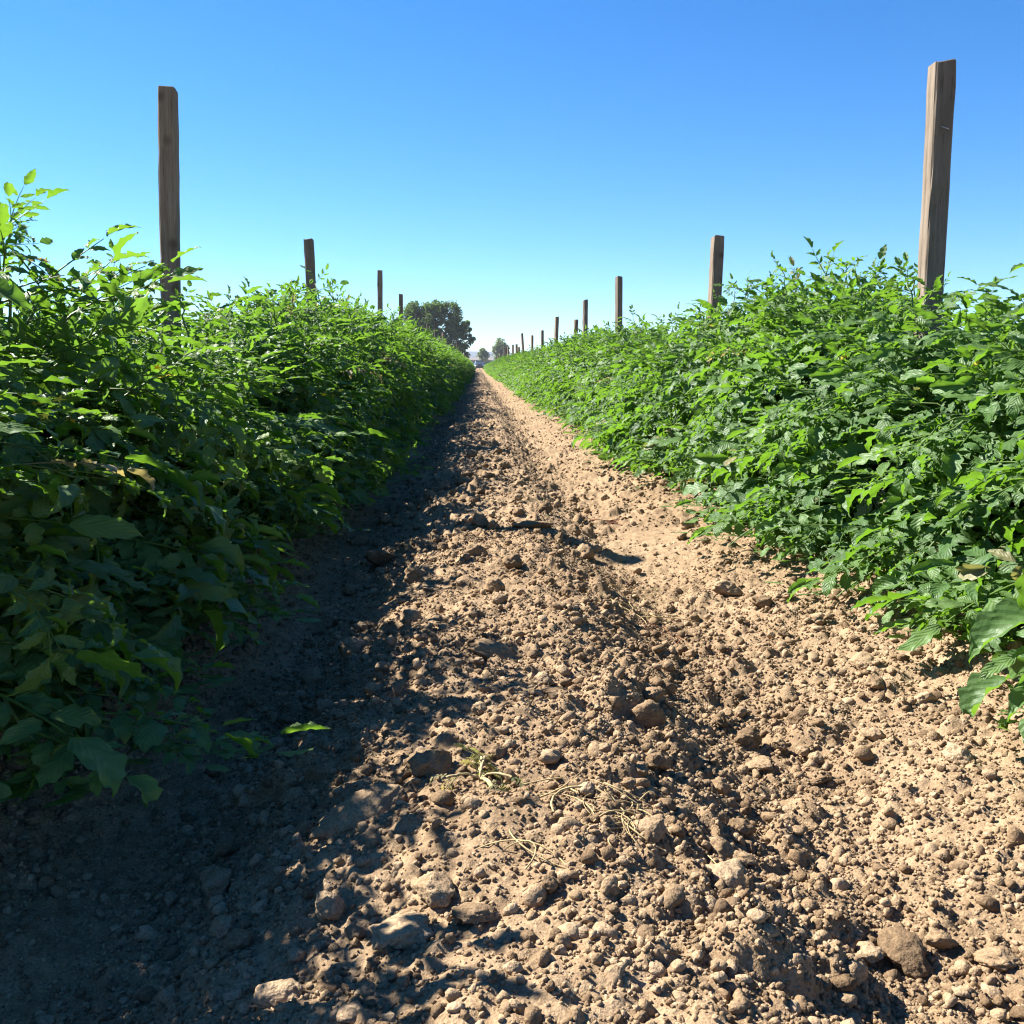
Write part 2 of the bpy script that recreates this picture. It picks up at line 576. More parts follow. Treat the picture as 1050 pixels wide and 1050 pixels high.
while k < 262:
    y = math.exp(rnd.uniform(math.log(0.72), math.log(5.0)))
    x = rnd.uniform(-0.62, 0.85)
    if abs(x - 0.03 * y) > 0.5 * y + 0.03: continue
    if rnd.random() < float(fine_mask(np.array([x]), np.array([y]))[0]): continue
    r = (0.0075 + 0.012 * rnd.random() ** 2.6) * (1 + 0.16 * min(y, 3))
    if any((x - a) ** 2 + (y - b) ** 2 < (r + c) ** 2 * 0.8 for a, b, c in taken): continue
    taken.append((x, y, r)); k += 1
    zone = ('shaded' if x < -0.16 else 'ridge' if x < 0.24 else 'rut' if x < 0.46 else 'bank')
    lab = {'shaded': 'small dull clod in the shaded furrow beside the left row',
           'ridge': 'small tan clod among many on the middle ridge of the path',
           'rut': 'small tan clod in the rut right of the middle ridge',
           'bank': 'small tan clod on the bank below the right row'}[zone]
    clod(x, y, r, lab, {'shaded': 'small clods in the left furrow', 'ridge': 'small clods on the middle ridge',
                        'rut': 'small clods in the right rut', 'bank': 'small clods on the right bank'}[zone])


# ------------------------------------------------------------------ tomato leaves
def leaflet(g, L, wr, droop, fold, curl, n=11):
    s = np.linspace(0, 1, n)
    w = (s + 0.015) ** 0.58 * (1.0001 - s) ** 1.12
    w = w / w.max() * L * wr
    lob = (0.11 + 0.11 * g.random()) * np.sin(2 * math.pi * (2.6 * s ** 0.85) + g.uniform(2.2, 3.6)) * (1 - 0.5 * s)
    tooth = lob + np.where(np.arange(n) % 2 == 1, 0.08, -0.08)
    tooth[0] = 0
    c = np.array([-1, -0.5, 0, 0.5, 1.0])
    ph = droop * s ** 1.3
    ds = L / (n - 1)
    cx = np.concatenate([[0], np.cumsum(np.cos(ph[1:]) * ds)])
    cz = np.concatenate([[0], -np.cumsum(np.sin(ph[1:]) * ds)])
    S, C = np.meshgrid(np.arange(n), c, indexing='ij')
    wS = w[S] * (1 + np.where(np.abs(C) == 1, tooth[S], 0))
    X = cx[S] + np.abs(C) * wS * 0.30
    Y = C * wS * math.cos(fold)
    Z = cz[S] + np.abs(C) * wS * math.sin(fold) - curl * C * C * wS
    Z = Z + 0.05 * L * np.sin(S * 1.9 + g.random() * 6 + C * 1.5) * np.abs(C) + g.normal(size=S.shape) * 0.013 * L
    V = np.stack([X, Y, Z], -1).reshape(-1, 3)
    return V, grid_quads(n, 5), s[S].ravel(), C.ravel()


def frame(x, up):
    x = x / np.linalg.norm(x)
    y = np.cross(up, x); y /= np.linalg.norm(y) + 1e-9
    return np.stack([x, y, np.cross(x, y)], 1)


def rotx(a):
    c, s = math.cos(a), math.sin(a)
    return np.array([[1, 0, 0], [0, c, -s], [0, s, c]])


def compound_leaf(g, young=False, n=11):
    """one tomato leaf of length 1 along +x: stalk, side leaflets in pairs, end leaflet"""
    droop = g.uniform(-0.1, 0.6) if young else g.uniform(0.25, 1.2)
    t = np.linspace(0, 1, 9); ph = -0.25 + droop * t ** 1.2
    cx = np.concatenate([[0], np.cumsum(np.cos(ph[1:]) / 8)]); cz = -np.concatenate([[0], np.cumsum(np.sin(ph[1:]) / 8)])
    bend = g.uniform(-0.12, 0.12)
    P = np.stack([cx, bend * t * t, cz], -1)
    s = Soup()
    V, Q = tube(P, np.linspace(0.016, 0.006, 9), 4)
    s.add(V, quads=Q, lu=0.02, lv=0.0)
    def put(tt, ang, L, wr):
        i = min(int(tt * 8), 7); f = tt * 8 - i
        p = P[i] * (1 - f) + P[i + 1] * f
        T = P[i + 1] - P[i]; T /= np.linalg.norm(T)
        B = frame(T, np.array([0, 0, 1.0]))
        ca, sa = math.cos(ang), math.sin(ang)
        d = B @ np.array([ca, sa, g.uniform(-.25, .30)])
        F = frame(d, B[:, 2]) @ rotx(g.uniform(-.55, .55))
        v, q, lu, lv = leaflet(g, L, wr * g.uniform(.85, 1.15), g.uniform(0.1, 0.9) if young else g.uniform(0.2, 1.6),
                               g.uniform(.45, .95) if young else g.uniform(0.15, 1.05), g.uniform(-0.1, 0.6), n)
        v = v + np.array([L * 0.10, 0, 0])
        s.add(v @ F.T + p, quads=q, lu=lu, lv=lv)
    if young:
        for tt, L in ((0.40, .30), (0.70, .34)):
            for sg in (-1, 1): put(tt, sg * g.uniform(.6, 1.0), L * g.uniform(.85, 1.15), .24)
        put(1.0, g.uniform(-.2, .2), .50, .25)
    else:
        for tt, L in ((0.30, .30), (0.55, .36), (0.79, .34)):
            for sg in (-1, 1): put(tt + g.uniform(-.04, .04), sg * g.uniform(.85, 1.35), L * g.uniform(.8, 1.15), .235)
        put(1.0, g.uniform(-.25, .25), .53, .240)
        for tt in (0.46, 0.69):
            put(tt, g.choice([-1, 1]) * g.uniform(1.0, 1.5), .15, .36)
    return (np.concatenate(s.V), np.concatenate(s.Q), np.concatenate(s.A['lu']), np.concatenate(s.A['lv']))


lg = np.random.default_rng(5)
LEAVES = [compound_leaf(lg) for _ in range(18)]
YOUNG = [compound_leaf(lg, True) for _ in range(10)]
LEAVES_LO = [compound_leaf(lg, n=4) for _ in range(6)]
UP = np.array([0, 0, 1.0])


def bez(p0, p1, p2, p3, t):
    t = t[:, None]
    return (1 - t) ** 3 * p0 + 3 * (1 - t) ** 2 * t * p1 + 3 * (1 - t) * t * t * p2 + t ** 3 * p3


def leafy_shoot(g, fol, stem, base, tip, arch, nleaf_step=0.048, r0=0.0055, big=0.23, start=0.22, leaves=None, age_p=0.003):
    L = np.linalg.norm(tip - base)
    p1 = base + (UP * 0.8 + (tip - base) * np.array([.4, .4, 0])) * L * 0.38
    p2 = tip + UP * arch - (tip - base) * np.array([.35, .35, 0.1])
    t = np.linspace(0, 1, 14)
    P = bez(base, p1, p2, tip, t)
    P[1:-1] += g.normal(size=(12, 3)) * 0.011 * min(L, .55)
    V, Q = tube(P, np.linspace(r0, 0.0016, 14), 5)
    stem.add(V, quads=Q)
    seg = np.linalg.norm(np.diff(P, axis=0), axis=1); cum = np.concatenate([[0], np.cumsum(seg)]); total = cum[-1]
    d = total * start + g.random() * 0.03
    az = g.random() * 6.28
    plant_tone = g.normal() * 0.10
    while d < total:
        u = d / total
        i = min(int(np.searchsorted(cum, d)) - 1, 12); i = max(i, 0)
        f = (d - cum[i]) / (seg[i] + 1e-9)
        p = P[i] * (1 - f) + P[i + 1] * f
        T = P[i + 1] - P[i]; T /= np.linalg.norm(T)
        az += 2.4
        out = np.array([p[0], p[1] * 0.5, 0.0]); out /= np.linalg.norm(out) + 1e-6
        side = np.array([math.cos(az), math.sin(az), 0.0]) + out * 0.55
        tipness = max(0.0, (u - 0.80) / 0.20)
        hang = g.uniform(-1.05, .05) * (1 - tipness)
        dirn = side * (0.75 - 0.4 * tipness) + out * 0.25 * (1 - tipness) + T * (0.25 + 0.9 * tipness) + UP * (hang + 0.25 * tipness)
        size = (big * g.uniform(.75, 1.2)) * (1 - 0.50 * max(0, u - 0.5) / 0.5)
        if tipness > 0.45:
            lib = YOUNG; size *= 0.95
        else:
            lib = LEAVES
        if leaves is not None: lib = leaves
        v, q, lu, lv = lib[g.integers(len(lib))]
        Fm = frame(dirn, UP * (0.65 + 0.5 * tipness) + out * 0.75 * (1 - tipness) + g.normal(size=3) * 0.32) @ rotx(g.uniform(-.45, .45))
        tone = np.clip(0.30 + plant_tone + 0.45 * tipness + 0.10 * (p[2] > 0.55) + g.normal() * 0.21, 0, 1)
        age = 0.0
        if g.random() < age_p + (0.018 if p[2] < 0.28 else 0): age = g.uniform(.4, 1.0)
        W = v @ Fm.T * size + p
        W[:, 2] = np.maximum(W[:, 2], -0.02 + 0.01 * g.random())
        fol.add(W, quads=q, lu=lu, lv=lv, tint=tone, age=age)
        d += nleaf_step * g.uniform(.7, 1.3) * (1 - 0.45 * tipness)
    return P[-1]


def plant_meshes(seed, shoots=50, step=0.041, leaves=None, big=0.18):
    g = np.random.default_rng(seed)
    fol, stem, blo = Soup(), Soup(), Soup()
    V, Q = tube(np.array([[0, 0, -.08], [0.004, 0, .03], [-.006, .004, .12], [0.0, 0.01, .22]]), [.013, .012, .010, .008], 7)
    stem.add(V, quads=Q)
    for k in range(shoots):
        base = np.array([g.normal() * 0.03, g.normal() * 0.06, g.uniform(0.02, 0.20)])
        phi = R(g.uniform(-45, 225))
        rad = g.uniform(0.72, 1.0)
        ty = np.clip(g.normal() * 0.19, -.34, .34)
        if math.sin(phi) > 0.25:
            tip = np.array([0.36 * math.cos(phi) * rad, ty, 0.40 + 0.44 * math.sin(phi) * rad])
            arch = g.uniform(-.02, .12)
        else:
            tip = np.array([0.40 * math.copysign(1, math.cos(phi)) * rad, ty, g.uniform(-0.04, 0.46)])
            arch = g.uniform(0.08, 0.26)
        p = leafy_shoot(g, fol, stem, base, tip, arch, step, big=big, leaves=leaves)
        if leaves is None and g.random() < 0.10 and tip[2] > 0.4:
            for _ in range(4):                                   # star-shaped yellow blossoms near a shoot's end
                c = p + g.normal(size=3) * 0.02 + np.array([0, 0, .005])
                B = rand_rots(1, g)[0]
                pts = [c]
                for j in range(10):
                    a = j * math.pi / 5; r = 0.011 if j % 2 == 0 else 0.0035
                    pts.append(c + B @ np.array([math.cos(a) * r, math.sin(a) * r, 0.003 * (j % 2 == 0)]))
                blo.add(np.array(pts), tris=[[0, 1 + j, 1 + (j + 1) % 10] for j in range(10)])
    for k in range(14 if leaves is None else 0):                    # low shoots trailing out over the soil
        sx = -1 if k % 2 else 1
        base = np.array([sx * 0.06, g.uniform(-.25, .25), g.uniform(.08, .25)])
        tip = np.array([sx * g.uniform(.34, .50), base[1] + g.uniform(-.15, .15), g.uniform(-.06, .08)])
        leafy_shoot(g, fol, stem, base, tip, g.uniform(.06, .16), 0.040, 0.004, big * 0.95, 0.25)
    # a few sprigs that stand clear of the top
    for k in range(8 if leaves is None else 0):
        base = np.array([g.normal() * 0.12, g.uniform(-.28, .28), g.uniform(.45, .58)])
        tip = base + np.array([g.normal() * 0.05, g.normal() * 0.05, g.uniform(.20, .32)])
        leafy_shoot(g, fol, stem, base, tip, 0.02, 0.024, 0.003, 0.135, 0.28)
    return fol, stem, blo


def plant_proto(seed, big=0.18, shoots=50):
    fol, stem, blo = plant_meshes(seed, big=big, shoots=shoots)
    root = empty('tomato_plant')
    link('foliage', fol.mesh('foliage'), M_leaf, root)
    link('stem', stem.mesh('stem'), M_stem, root)
    if blo.V:
        link('blossom', blo.mesh('blossom'), M_blossom, root)
    return root


PROTOS = [plant_proto(100 + k, big=(0.195 if k % 2 else 0.225)) for k in range(9)]
used = set()
rnd = random.Random(21)


def place_plant(x, y, top, label, group, wx=1.0):
    k = rnd.randrange(len(PROTOS))
    if k not in used:
        used.add(k); o = PROTOS[k]
    else:
        o = copy_tree(PROTOS[k])
    s = top / 0.90
    o.location = (x, y, Hp(x, y, False))
    o.rotation_euler = (0, 0, (0 if rnd.random() < .5 else math.pi) + rnd.uniform(-.3, .3))
    o.scale = (wx * rnd.uniform(.94, 1.06), rnd.uniform(.86, 1.04), s)
    for a in ('label', 'category', 'group'):
        if a in o: del o[a]
    tag(o, label, 'tomato plant', group)
    return o


# height of the row tops above the soil at some distances (mostly read off the photo)
LT = ([1.1, 1.45, 1.9, 2.4, 2.8, 3.2, 4.0, 5.0, 6.2, 8, 10, 15, 200], [.56, .73, .62, .53, .48, .60, .74, .76, .84, .80, .80, .83, .80])  # nearest left tops are shaped for the shadow they cast on the path
RT = ([1.2, 1.73, 2.26, 2.79, 3.32, 3.8, 4.2, 5.0, 5.8, 7.8, 10.7, 200], [.66, .67, .58, .62, .81, .77, .66, .59, .70, .73, .73, .75])
SP = 0.53
ordn = ['first', 'second', 'third', 'fourth', 'fifth', 'sixth', 'seventh', 'eighth', 'ninth', 'tenth', 'eleventh', 'twelfth']
seen_l = ['darkest tomato plant, cut off by the lower left edge of view', 'tall shaded tomato plant at the left edge of view', 'shaded tomato plant left of the nearest left stake',
          'tomato plant directly around the nearest left stake', 'tomato plant just past the nearest left stake',
          'tomato plant halfway between the nearest two left stakes', 'tomato plant just before the second left stake',
          'tomato plant with tall sprigs around the second left stake', 'tomato plant just past the second left stake']
seen_r = ['tomato plant cut off by the right edge of view', 'sunlit tomato plant trailing a leaf on the soil at the right edge', 'sunlit tomato plant in front of the nearest right stake',
          'sunlit tomato plant around the nearest right stake', 'tallest sunlit bushy tomato plant left of the nearest right stake',
          'sunlit tomato plant sloping down towards the second right stake', 'low sunlit tomato plant in the dip by the second right stake',
          'sunlit tomato plant just past the second right stake', 'second sunlit tomato plant past the second right stake']


def row(x0, tops, y0, n, side, first_labels):
    for i in range(n):
        y = y0 + i * SP + rnd.uniform(-.05, .05)
        top = float(np.interp(y, *tops)) * rnd.uniform(.90, 1.05)
        if y > 10: top *= rnd.uniform(.90, 1.09)
        if i < len(first_labels):
            lab = first_labels[i]
        elif i < 16:
            q = i - len(first_labels)
            lab = f"{ordn[q]} {'shaded' if side == 'left' else 'sunlit'} tomato plant beyond those round the second {side} stake"
        elif y < 20:
            lab = f'tomato plant in the {side} row, a third of the way along'
        else:
            lab = f'tiny distant tomato plant far along the {side} row'
        place_plant(x0 + rnd.uniform(-.05, .05) - (0.02 if side == 'right' and y < 1.5 else 0), y, top, lab, f'tomato plants of the {side} row', 1.0)


row(XL + 0.06, LT, 1.12, 150, 'left', seen_l)
row(XR - 0.02, RT, 1.22, 150, 'right', seen_r)

# the farthest stretch of both rows, one mass of leaves
far = Soup()
lo = [plant_meshes(500 + k, 16, 0.10, LEAVES_LO, 0.30)[0] for k in range(3)]
lo = [(np.concatenate(f.V), np.concatenate(f.Q), {k: np.concatenate(a) for k, a in f.A.items()}) for f in lo]
for side_x in (XL, XR):
    for i in range(70):
        V, Q, A = lo[rnd.randrange(3)]
        y = 82 + i * 0.62
        a = rnd.uniform(0, 6.28)
        W = V * np.array([1, 1.1, 0.9])
        W = np.stack([W[:, 0] * rnd.choice([-1, 1]) + side_x, W[:, 1] + y, W[:, 2] + 0.08], -1)
        far.add(W, quads=Q, **A)
tag(link('far_row_foliage', far.mesh('far_row_foliage'), M_leaf),
    'green leaves of the farthest plants where both rows meet the horizon', 'foliage', kind='stuff')


# ------------------------------------------------------------------ stakes
def stake_mesh(seed, w=0.05):
    g = np.random.default_rng(seed)
    h = w / 2; c = 0.004
    ring = np.array([[-h + c, -h], [h - c, -h], [h, -h + c], [h, h - c], [h - c, h], [-h + c, h], [-h, h - c], [-h, -h + c]])
    n = 22
    zs = np.linspace(0, 1, n)
    V = []
    bow = g.uniform(-.006, .006, 2)
    for i, z in enumerate(zs):
        j = ring * (1 + g.normal() * 0.006) + g.normal(size=(8, 2)) * 0.0007
        j = j + bow * math.sin(z * 3.1)
        V.append(np.concatenate([j, np.full((8, 1), z)], 1))
    V = np.concatenate(V)
    tilt = g.uniform(-.10, .10, 2)
    V[-8:, 2] += V[-8:, 0] * tilt[0] + V[-8:, 1] * tilt[1] + g.normal(size=8) * 0.0015
    Vt = V[-8:].copy(); Vt[:, :2] *= 0.90; Vt[:, 2] += 0.002
    V = np.concatenate([V, Vt])
    i, j = np.meshgrid(np.arange(n), np.arange(8), indexing='ij'); j2 = (j + 1) % 8
    Q = np.stack([i * 8 + j, i * 8 + j2, (i + 1) * 8 + j2, (i + 1) * 8 + j], -1).reshape(-1, 4)
    top = n * 8
    Q = np.concatenate([Q, [[top, top + 1, top + 2, top + 3], [top, top + 3, top + 4, top + 7], [top + 4, top + 5, top + 6, top + 7]]])
    return make_mesh('wooden_stake', V, Q, smooth=False)


STAKES = [stake_mesh(40 + k) for k in range(5)]


def stake(top, low, X, label, group, yaw, width=0.05, k=0):
    """top / low: pixels of the stake's axis; X: sideways place of its row"""
    v = ray(*top); Y = X / v.x * v.y
    a, b = at(top[0], top[1], Y), at(low[0], low[1], Y)
    d = (a - b).normalized()
    g = Hp(b.x, b.y, False)
    foot = a + d * ((g - 0.12 - a.z) / d.z)
    o = link('wooden_stake', STAKES[k % len(STAKES)], M_wood)
    Lh = (a - foot).length
    ex = (Vector((1, 0, 0)) - d * d.x).normalized(); ey = d.cross(ex)
    q = Matrix((ex, ey, d)).transposed().to_4x4()
    o.matrix_world = Matrix.Translation(foot) @ q @ Matrix.Rotation(yaw, 4, 'Z') @ Matrix.Diagonal((width / .05, width / .05, Lh, 1))
    tag(o, label, 'stake', group)
    return o


GL, GR = 'stakes along the left row', 'stakes along the right row'
left = [((172, 92), (174, 320), 'tall weathered grey stake, nearest in the left row', 0.10, .054),
        ((316.5, 246), (318.5, 300), 'short looking second stake of the left row, beside leafy sprigs', .1, .052),
        ((389.5, 278), (389.5, 335), 'third stake of the left row, thin against plain sky', .1, .050),
        ((411, 302), (411, 335), 'fourth stake of the left row, before the left side of the oak', .1, .050),
        ((438.8, 332), (438.8, 352), 'fifth stake of the left row, seen against the middle of the oak', .1, .05),
        ((446.4, 338), (446.4, 355), 'sixth stake of the left row, seen against the oak', .1, .05),
        ((451.5, 345), (451.5, 357), 'shorter stake left of the pale one, seen against the oak', .1, .05),
        ((454.3, 341), (454.3, 357), 'pale sunlit stake far along the left row, before the oak', .75, .055),
        ((457.2, 347), (457.2, 358), 'low stake right of the pale one, seen against the oak', .1, .05)]
for i, (t, b, lab, yw, w) in enumerate(left):
    stake(t, b, XL - 0.02 + rnd.uniform(-.02, .02), lab, GL, yw, w, i)
for i, (x, y) in enumerate(((465.4, 354), (468.3, 350), (471, 358.5), (473.4, 360), (476, 362), (478, 364))):
    stake((x, y), (x, y + 12), XL, 'tiny distant stake near the far end of the left row', GL, .2, .055, i)
for i, (x, y) in enumerate(((417, 328), (421, 331))):
    stake((x, y), (x, y + 12), -2.6, 'thin stake of the row behind, faint against the oak left side', 'stakes of the row behind on the left', .2, .05, i)
right = [((966, 66), (952, 300), 'tallest weathered stake, leaning in the right row with a sunlit left face', 0.0, .052),
         ((735.8, 243), (731, 328), 'second stake of the right row, brown in the dip of the leaves', .15, .053),
         ((634.5, 284), (634, 330), 'third stake of the right row, with a leaf sprig at its foot', .45, .047),
         ((600.2, 308), (600, 345), 'fourth stake of the right row, standing taller than its close neighbour', .4, .045),
         ((590.8, 328), (590, 347), 'short stake just left of the fourth stake in the right row', .4, .042),
         ((571, 325), (569.8, 355), 'slightly leaning stake of the right row left of the short one', .4, .05),
         ((556, 339), (555.8, 358), 'slim stake of the right row, left of the slightly leaning one', .4, .045),
         ((545.7, 344), (545.5, 360), 'small slim stake of the right row against plain sky', .4, .045),
         ((535.2, 342), (536.6, 362), 'dark stake tilted left far along the right row', .4, .052)]
rs = []
for i, (t, b, lab, yw, w) in enumerate(right):
    rs.append(stake(t, b, XR + 0.03 + rnd.uniform(-.02, .02), lab, GR, yw, w, i + 1))
for i, (x, y) in enumerate(((532, 356), (529.6, 353), (525.8, 353.5), (521, 355.5), (519, 356.5), (517.3, 357.5), (513, 362), (509, 365))):
    stake((x, y), (x, y + 12), XR, 'tiny distant stake near the far end of the right row', GR, .45 if i != 4 else 1.2, .055, i)

# wire staple hammered into the nearest right stake
V1, Q1 = tube(np.array([[-.009, 0, .003], [-.009, -.0035, .003], [.0, -.004, 0], [.009, -.0035, -.003], [.009, 0, -.003]]), .0012, 6)
st = link('staple', make_mesh('staple', V1, Q1), M_steel, rs[0])
Lz = rs[0].matrix_world.to_scale().z
st.matrix_parent_inverse = Matrix.Identity(4)
st.location = (0.004, -0.0258, 1 - 0.16 / Lz); st.scale = (1, 1, 1 / Lz)


# ------------------------------------------------------------------ litter on the path
def straw_tuft(px, py, n, spread, length, mat, label, name='dry_grass_tuft', rad=0.0007, heading=None, seed=1, cat='dry grass'):
    p, t = ground_at(px, py)
    g = np.random.default_rng(seed)
    s = Soup()
    for _ in range(n):
        c = np.array([g.normal() * spread, g.normal() * spread * 0.7])
        a = g.uniform(0, 6.28) if heading is None else heading + g.normal() * 0.45
        L = length * g.uniform(.5, 1.25)
        u = np.linspace(-.5, .5, 9)
        cur = g.uniform(-1.6, 1.6)
        X = c[0] + np.cos(a + cur * u) * u * L
        Y = c[1] + np.sin(a + cur * u) * u * L
        Z = H(X + p.x, Y + p.y, False) - p.z - 0.001 + np.abs(g.normal()) * 0.005 + 0.008 * np.sin((u + .5) * 3.14) * g.random()
        V, Q = tube(np.stack([X, Y, Z], -1), rad * g.uniform(.6, 1.5), 4)
        s.add(V, quads=Q)
    o = link(name, s.mesh(name), mat); o.location = p
    tag(o, label, cat)
    return o


straw_tuft(652, 630, 34, 0.035, 0.10, M_straw, 'tuft of pale dry grass at the top of the right rut', seed=3)
straw_tuft(675, 612, 12, 0.05, 0.16, M_straw, 'sparse pale straws spread across the right rut', name='dry_straw', seed=4, heading=0.2)
straw_tuft(640, 838, 34, 0.042, 0.055, M_straw, 'tangle of curled yellow straw around a pale clod', seed=5, rad=0.00055)
straw_tuft(577, 824, 4, 0.014, 0.09, M_straw, 'long dry yellow stems lying right of the wilted weed', name='dry_stalk', seed=6, heading=0.25, rad=0.0009)
straw_tuft(553, 880, 3, 0.014, 0.09, M_straw, 'thin dry runner curving over clods near the shadow edge', name='dry_stalk', seed=9, heading=-0.2, rad=0.0006)
straw_tuft(625, 536, 10, 0.03, 0.11, M_redstem, 'reddish dry stems lying in the rut towards the right row', name='dry_stalk', seed=7, heading=0.1, rad=0.0016)
straw_tuft(668, 650, 9, 0.03, 0.07, M_redstem, 'reddish brown dry stalks below the pale grass tuft', name='dry_stalk', seed=8)
straw_tuft(560, 520, 14, 0.10, 0.09, M_straw, 'scattered pale straws far along the middle ridge', name='dry_straw', seed=12)


def loose_leaf(px, py, size, label, age, heading, name='fallen_leaf', lib=0, lift=0.012):
    p, t = ground_at(px, py)
    v, q, lu, lv = LEAVES[lib]
    g = np.random.default_rng(lib)
    F = frame(np.array([math.cos(heading), math.sin(heading), 0.1]), UP)
    W = v @ F.T * size
    W[:, 2] = W[:, 2] * 0.35
    W[:, 2] = np.maximum(W[:, 2], H(W[:, 0] + p.x, W[:, 1] + p.y, False) - p.z) + lift
    me = make_mesh(name, W, q, attrs=dict(lu=lu, lv=lv, tint=np.full(len(W), .4), age=np.full(len(W), age)))
    o = link(name, me, M_leaf); o.location = p
    tag(o, label, 'leaf')
    return o


loose_leaf(240, 640, 0.11, 'dark green leaf lying on shaded soil under the left row', 0.0, 0.1, lib=1)
loose_leaf(640, 508, 0.13, 'pale curled leaf lying on soil at the foot of the right row', 0.35, 0.9, lib=3)
loose_leaf(880, 636, 0.07, 'yellowed leaf lying on soil below the right row', 0.5, 0.3, lib=4)
loose_leaf(1022, 742, 0.15, 'large green leaf drooping onto soil at the right edge', 0.05, -0.35, lib=6)

# wilted weed at the shadow edge
p, t = ground_at(492, 806)
g = np.random.default_rng(77)
wf, ws = Soup(), Soup()
for k in range(6):
    a = g.uniform(0, 6.28)
    tip = np.array([math.cos(a) * g.uniform(.03, .075), math.sin(a) * g.uniform(.02, .05), g.uniform(.004, .018)])
    leafy_shoot(g, wf, ws, np.array([0, 0, .004]), tip, 0.006, 0.010, 0.0008, 0.040, 0.2, leaves=LEAVES, age_p=1.0)
weed = empty('wilted_weed', p)
tag(weed, 'wilted grey green weed lying at the shadow edge on the clods', 'weed')
link('leaves_of_weed', wf.mesh('foliage'), M_leaf, weed).name = 'foliage'
link('stem', ws.mesh('stem'), M_straw, weed)


# ------------------------------------------------------------------ trees beyond the field
def tree(name, label, blobs, Y, leaf, nleaf, mat, seed, trunk_px, trunk_r, group=None, gap=0.0):
    """blobs: (pixel x, pixel y, radius px x, radius px y): rounded masses of one crown"""
    g = np.random.default_rng(seed)
    root_p = at(trunk_px, 376, Y); root_p.z = 0.06
    root = empty(name, root_p)
    cr, tr = Soup(), Soup()
    sc = Y / FPX
    tot = sum(b[2] * b[3] for b in blobs)
    O = np.array(root_p)
    # trunk and limbs to each blob
    h0 = min((np.array(at(b[0], b[1], Y)) - O)[2] for b in blobs) * 0.45
    V, Q = tube(np.array([[0, 0, -.3], [0.05, 0, h0 * .4], [-.05, 0.1, h0]]), [trunk_r * 1.4, trunk_r, trunk_r * .8], 9)
    tr.add(V, quads=Q)
    clumps = []
    for bx, by, rx, ry in blobs:
        c = np.array(at(bx, by, Y)) - O; c[1] += g.uniform(-.25, .25) * rx * sc
        m = (c + np.array([0, 0, h0])) * .5 + np.array([0, 0, .2])
        V, Q = tube(np.array([[-.05, .1, h0 * .95], m, c]), [trunk_r * .6, trunk_r * .4, trunk_r * .12], 6)
        tr.add(V, quads=Q)
        k = max(8, int(rx * ry / tot * 300))
        for _ in range(k):
            d = g.normal(size=3); d /= np.linalg.norm(d)
            rr = g.uniform(.45, 1.12) ** 0.6
            cc = c + d * np.array([rx, rx, ry]) * sc * rr * 0.86
            clumps.append((cc, g.uniform(.16, .40) * math.sqrt(rx * ry) * sc))
            V, Q = tube(np.array([c, (c + cc) / 2 + g.normal(size=3) * .1, cc]), [trunk_r * .12, trunk_r * .07, trunk_r * .03], 4)
            tr.add(V, quads=Q)
    per = nleaf // len(clumps)
    Vs, ts = [], []
    for cc, cr_ in clumps:
        d = g.normal(size=(per, 3)); d /= np.linalg.norm(d, axis=1)[:, None]
        c = cc + d * (cr_ * 1.15 * g.random((per, 1)) ** 0.6) * np.array([1.0, 1.0, .85])
        B = rand_rots(per, g)
        s = leaf * g.uniform(.6, 1.3, (per, 1, 1))
        quad = np.array([[-.5, 0, 0], [0, -.32, .06], [.5, 0, 0], [0, .32, .06]])
        Vs.append((np.einsum('nij,vj->nvi', B, quad) * s + c[:, None, :]).reshape(-1, 3))
        ts.append(np.repeat(np.clip(g.normal(.5, .2) + g.normal(size=per) * .12, 0, 1), 4))
    V = np.concatenate(Vs)
    cr.add(V, quads=np.arange(len(V)).reshape(-1, 4), tint=np.concatenate(ts))
    link('crown', cr.mesh('crown', False), mat, root)
    link('trunk', tr.mesh('trunk'), M_bark, root)
    tag(root, label, 'tree', group)
    return root


tree('oak_tree', 'large dark spreading oak beyond the end of the left row',
     [(430, 326, 18, 17), (446, 322, 14, 14), (461, 326, 14, 17), (470, 338, 12, 14), (480, 344, 9, 8),
      (414, 338, 13, 15), (436, 346, 20, 16), (458, 352, 18, 17), (470, 360, 10, 12), (420, 358, 16, 14), (404, 352, 8, 14)],
     138, 0.30, 46000, M_oak, 3, 450, 0.55)
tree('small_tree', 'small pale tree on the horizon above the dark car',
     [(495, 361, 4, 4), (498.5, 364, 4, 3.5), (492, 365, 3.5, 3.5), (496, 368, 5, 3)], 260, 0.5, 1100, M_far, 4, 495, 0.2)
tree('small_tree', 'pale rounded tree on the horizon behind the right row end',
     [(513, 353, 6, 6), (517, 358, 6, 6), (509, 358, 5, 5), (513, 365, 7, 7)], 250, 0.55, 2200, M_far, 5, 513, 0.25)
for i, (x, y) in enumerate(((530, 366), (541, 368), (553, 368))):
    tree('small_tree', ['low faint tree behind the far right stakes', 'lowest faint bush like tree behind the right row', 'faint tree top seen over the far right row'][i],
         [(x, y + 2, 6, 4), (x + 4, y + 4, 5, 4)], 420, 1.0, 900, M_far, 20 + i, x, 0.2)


# ------------------------------------------------------------------ far end: road, cars, shed, hills
def box_soup(boxes):
    s = Soup()
    for (x0, x1, y0, y1, z0, z1) in boxes:
        V = np.array([[x, y, z] for x in (x0, x1) for y in (y0, y1) for z in (z0, z1)], float)
        s.add(V, quads=[[0, 1, 3, 2], [4, 6, 7, 5], [0, 4, 5, 1], [2, 3, 7, 6], [0, 2, 6, 4], [1, 5, 7, 3]])
    return s


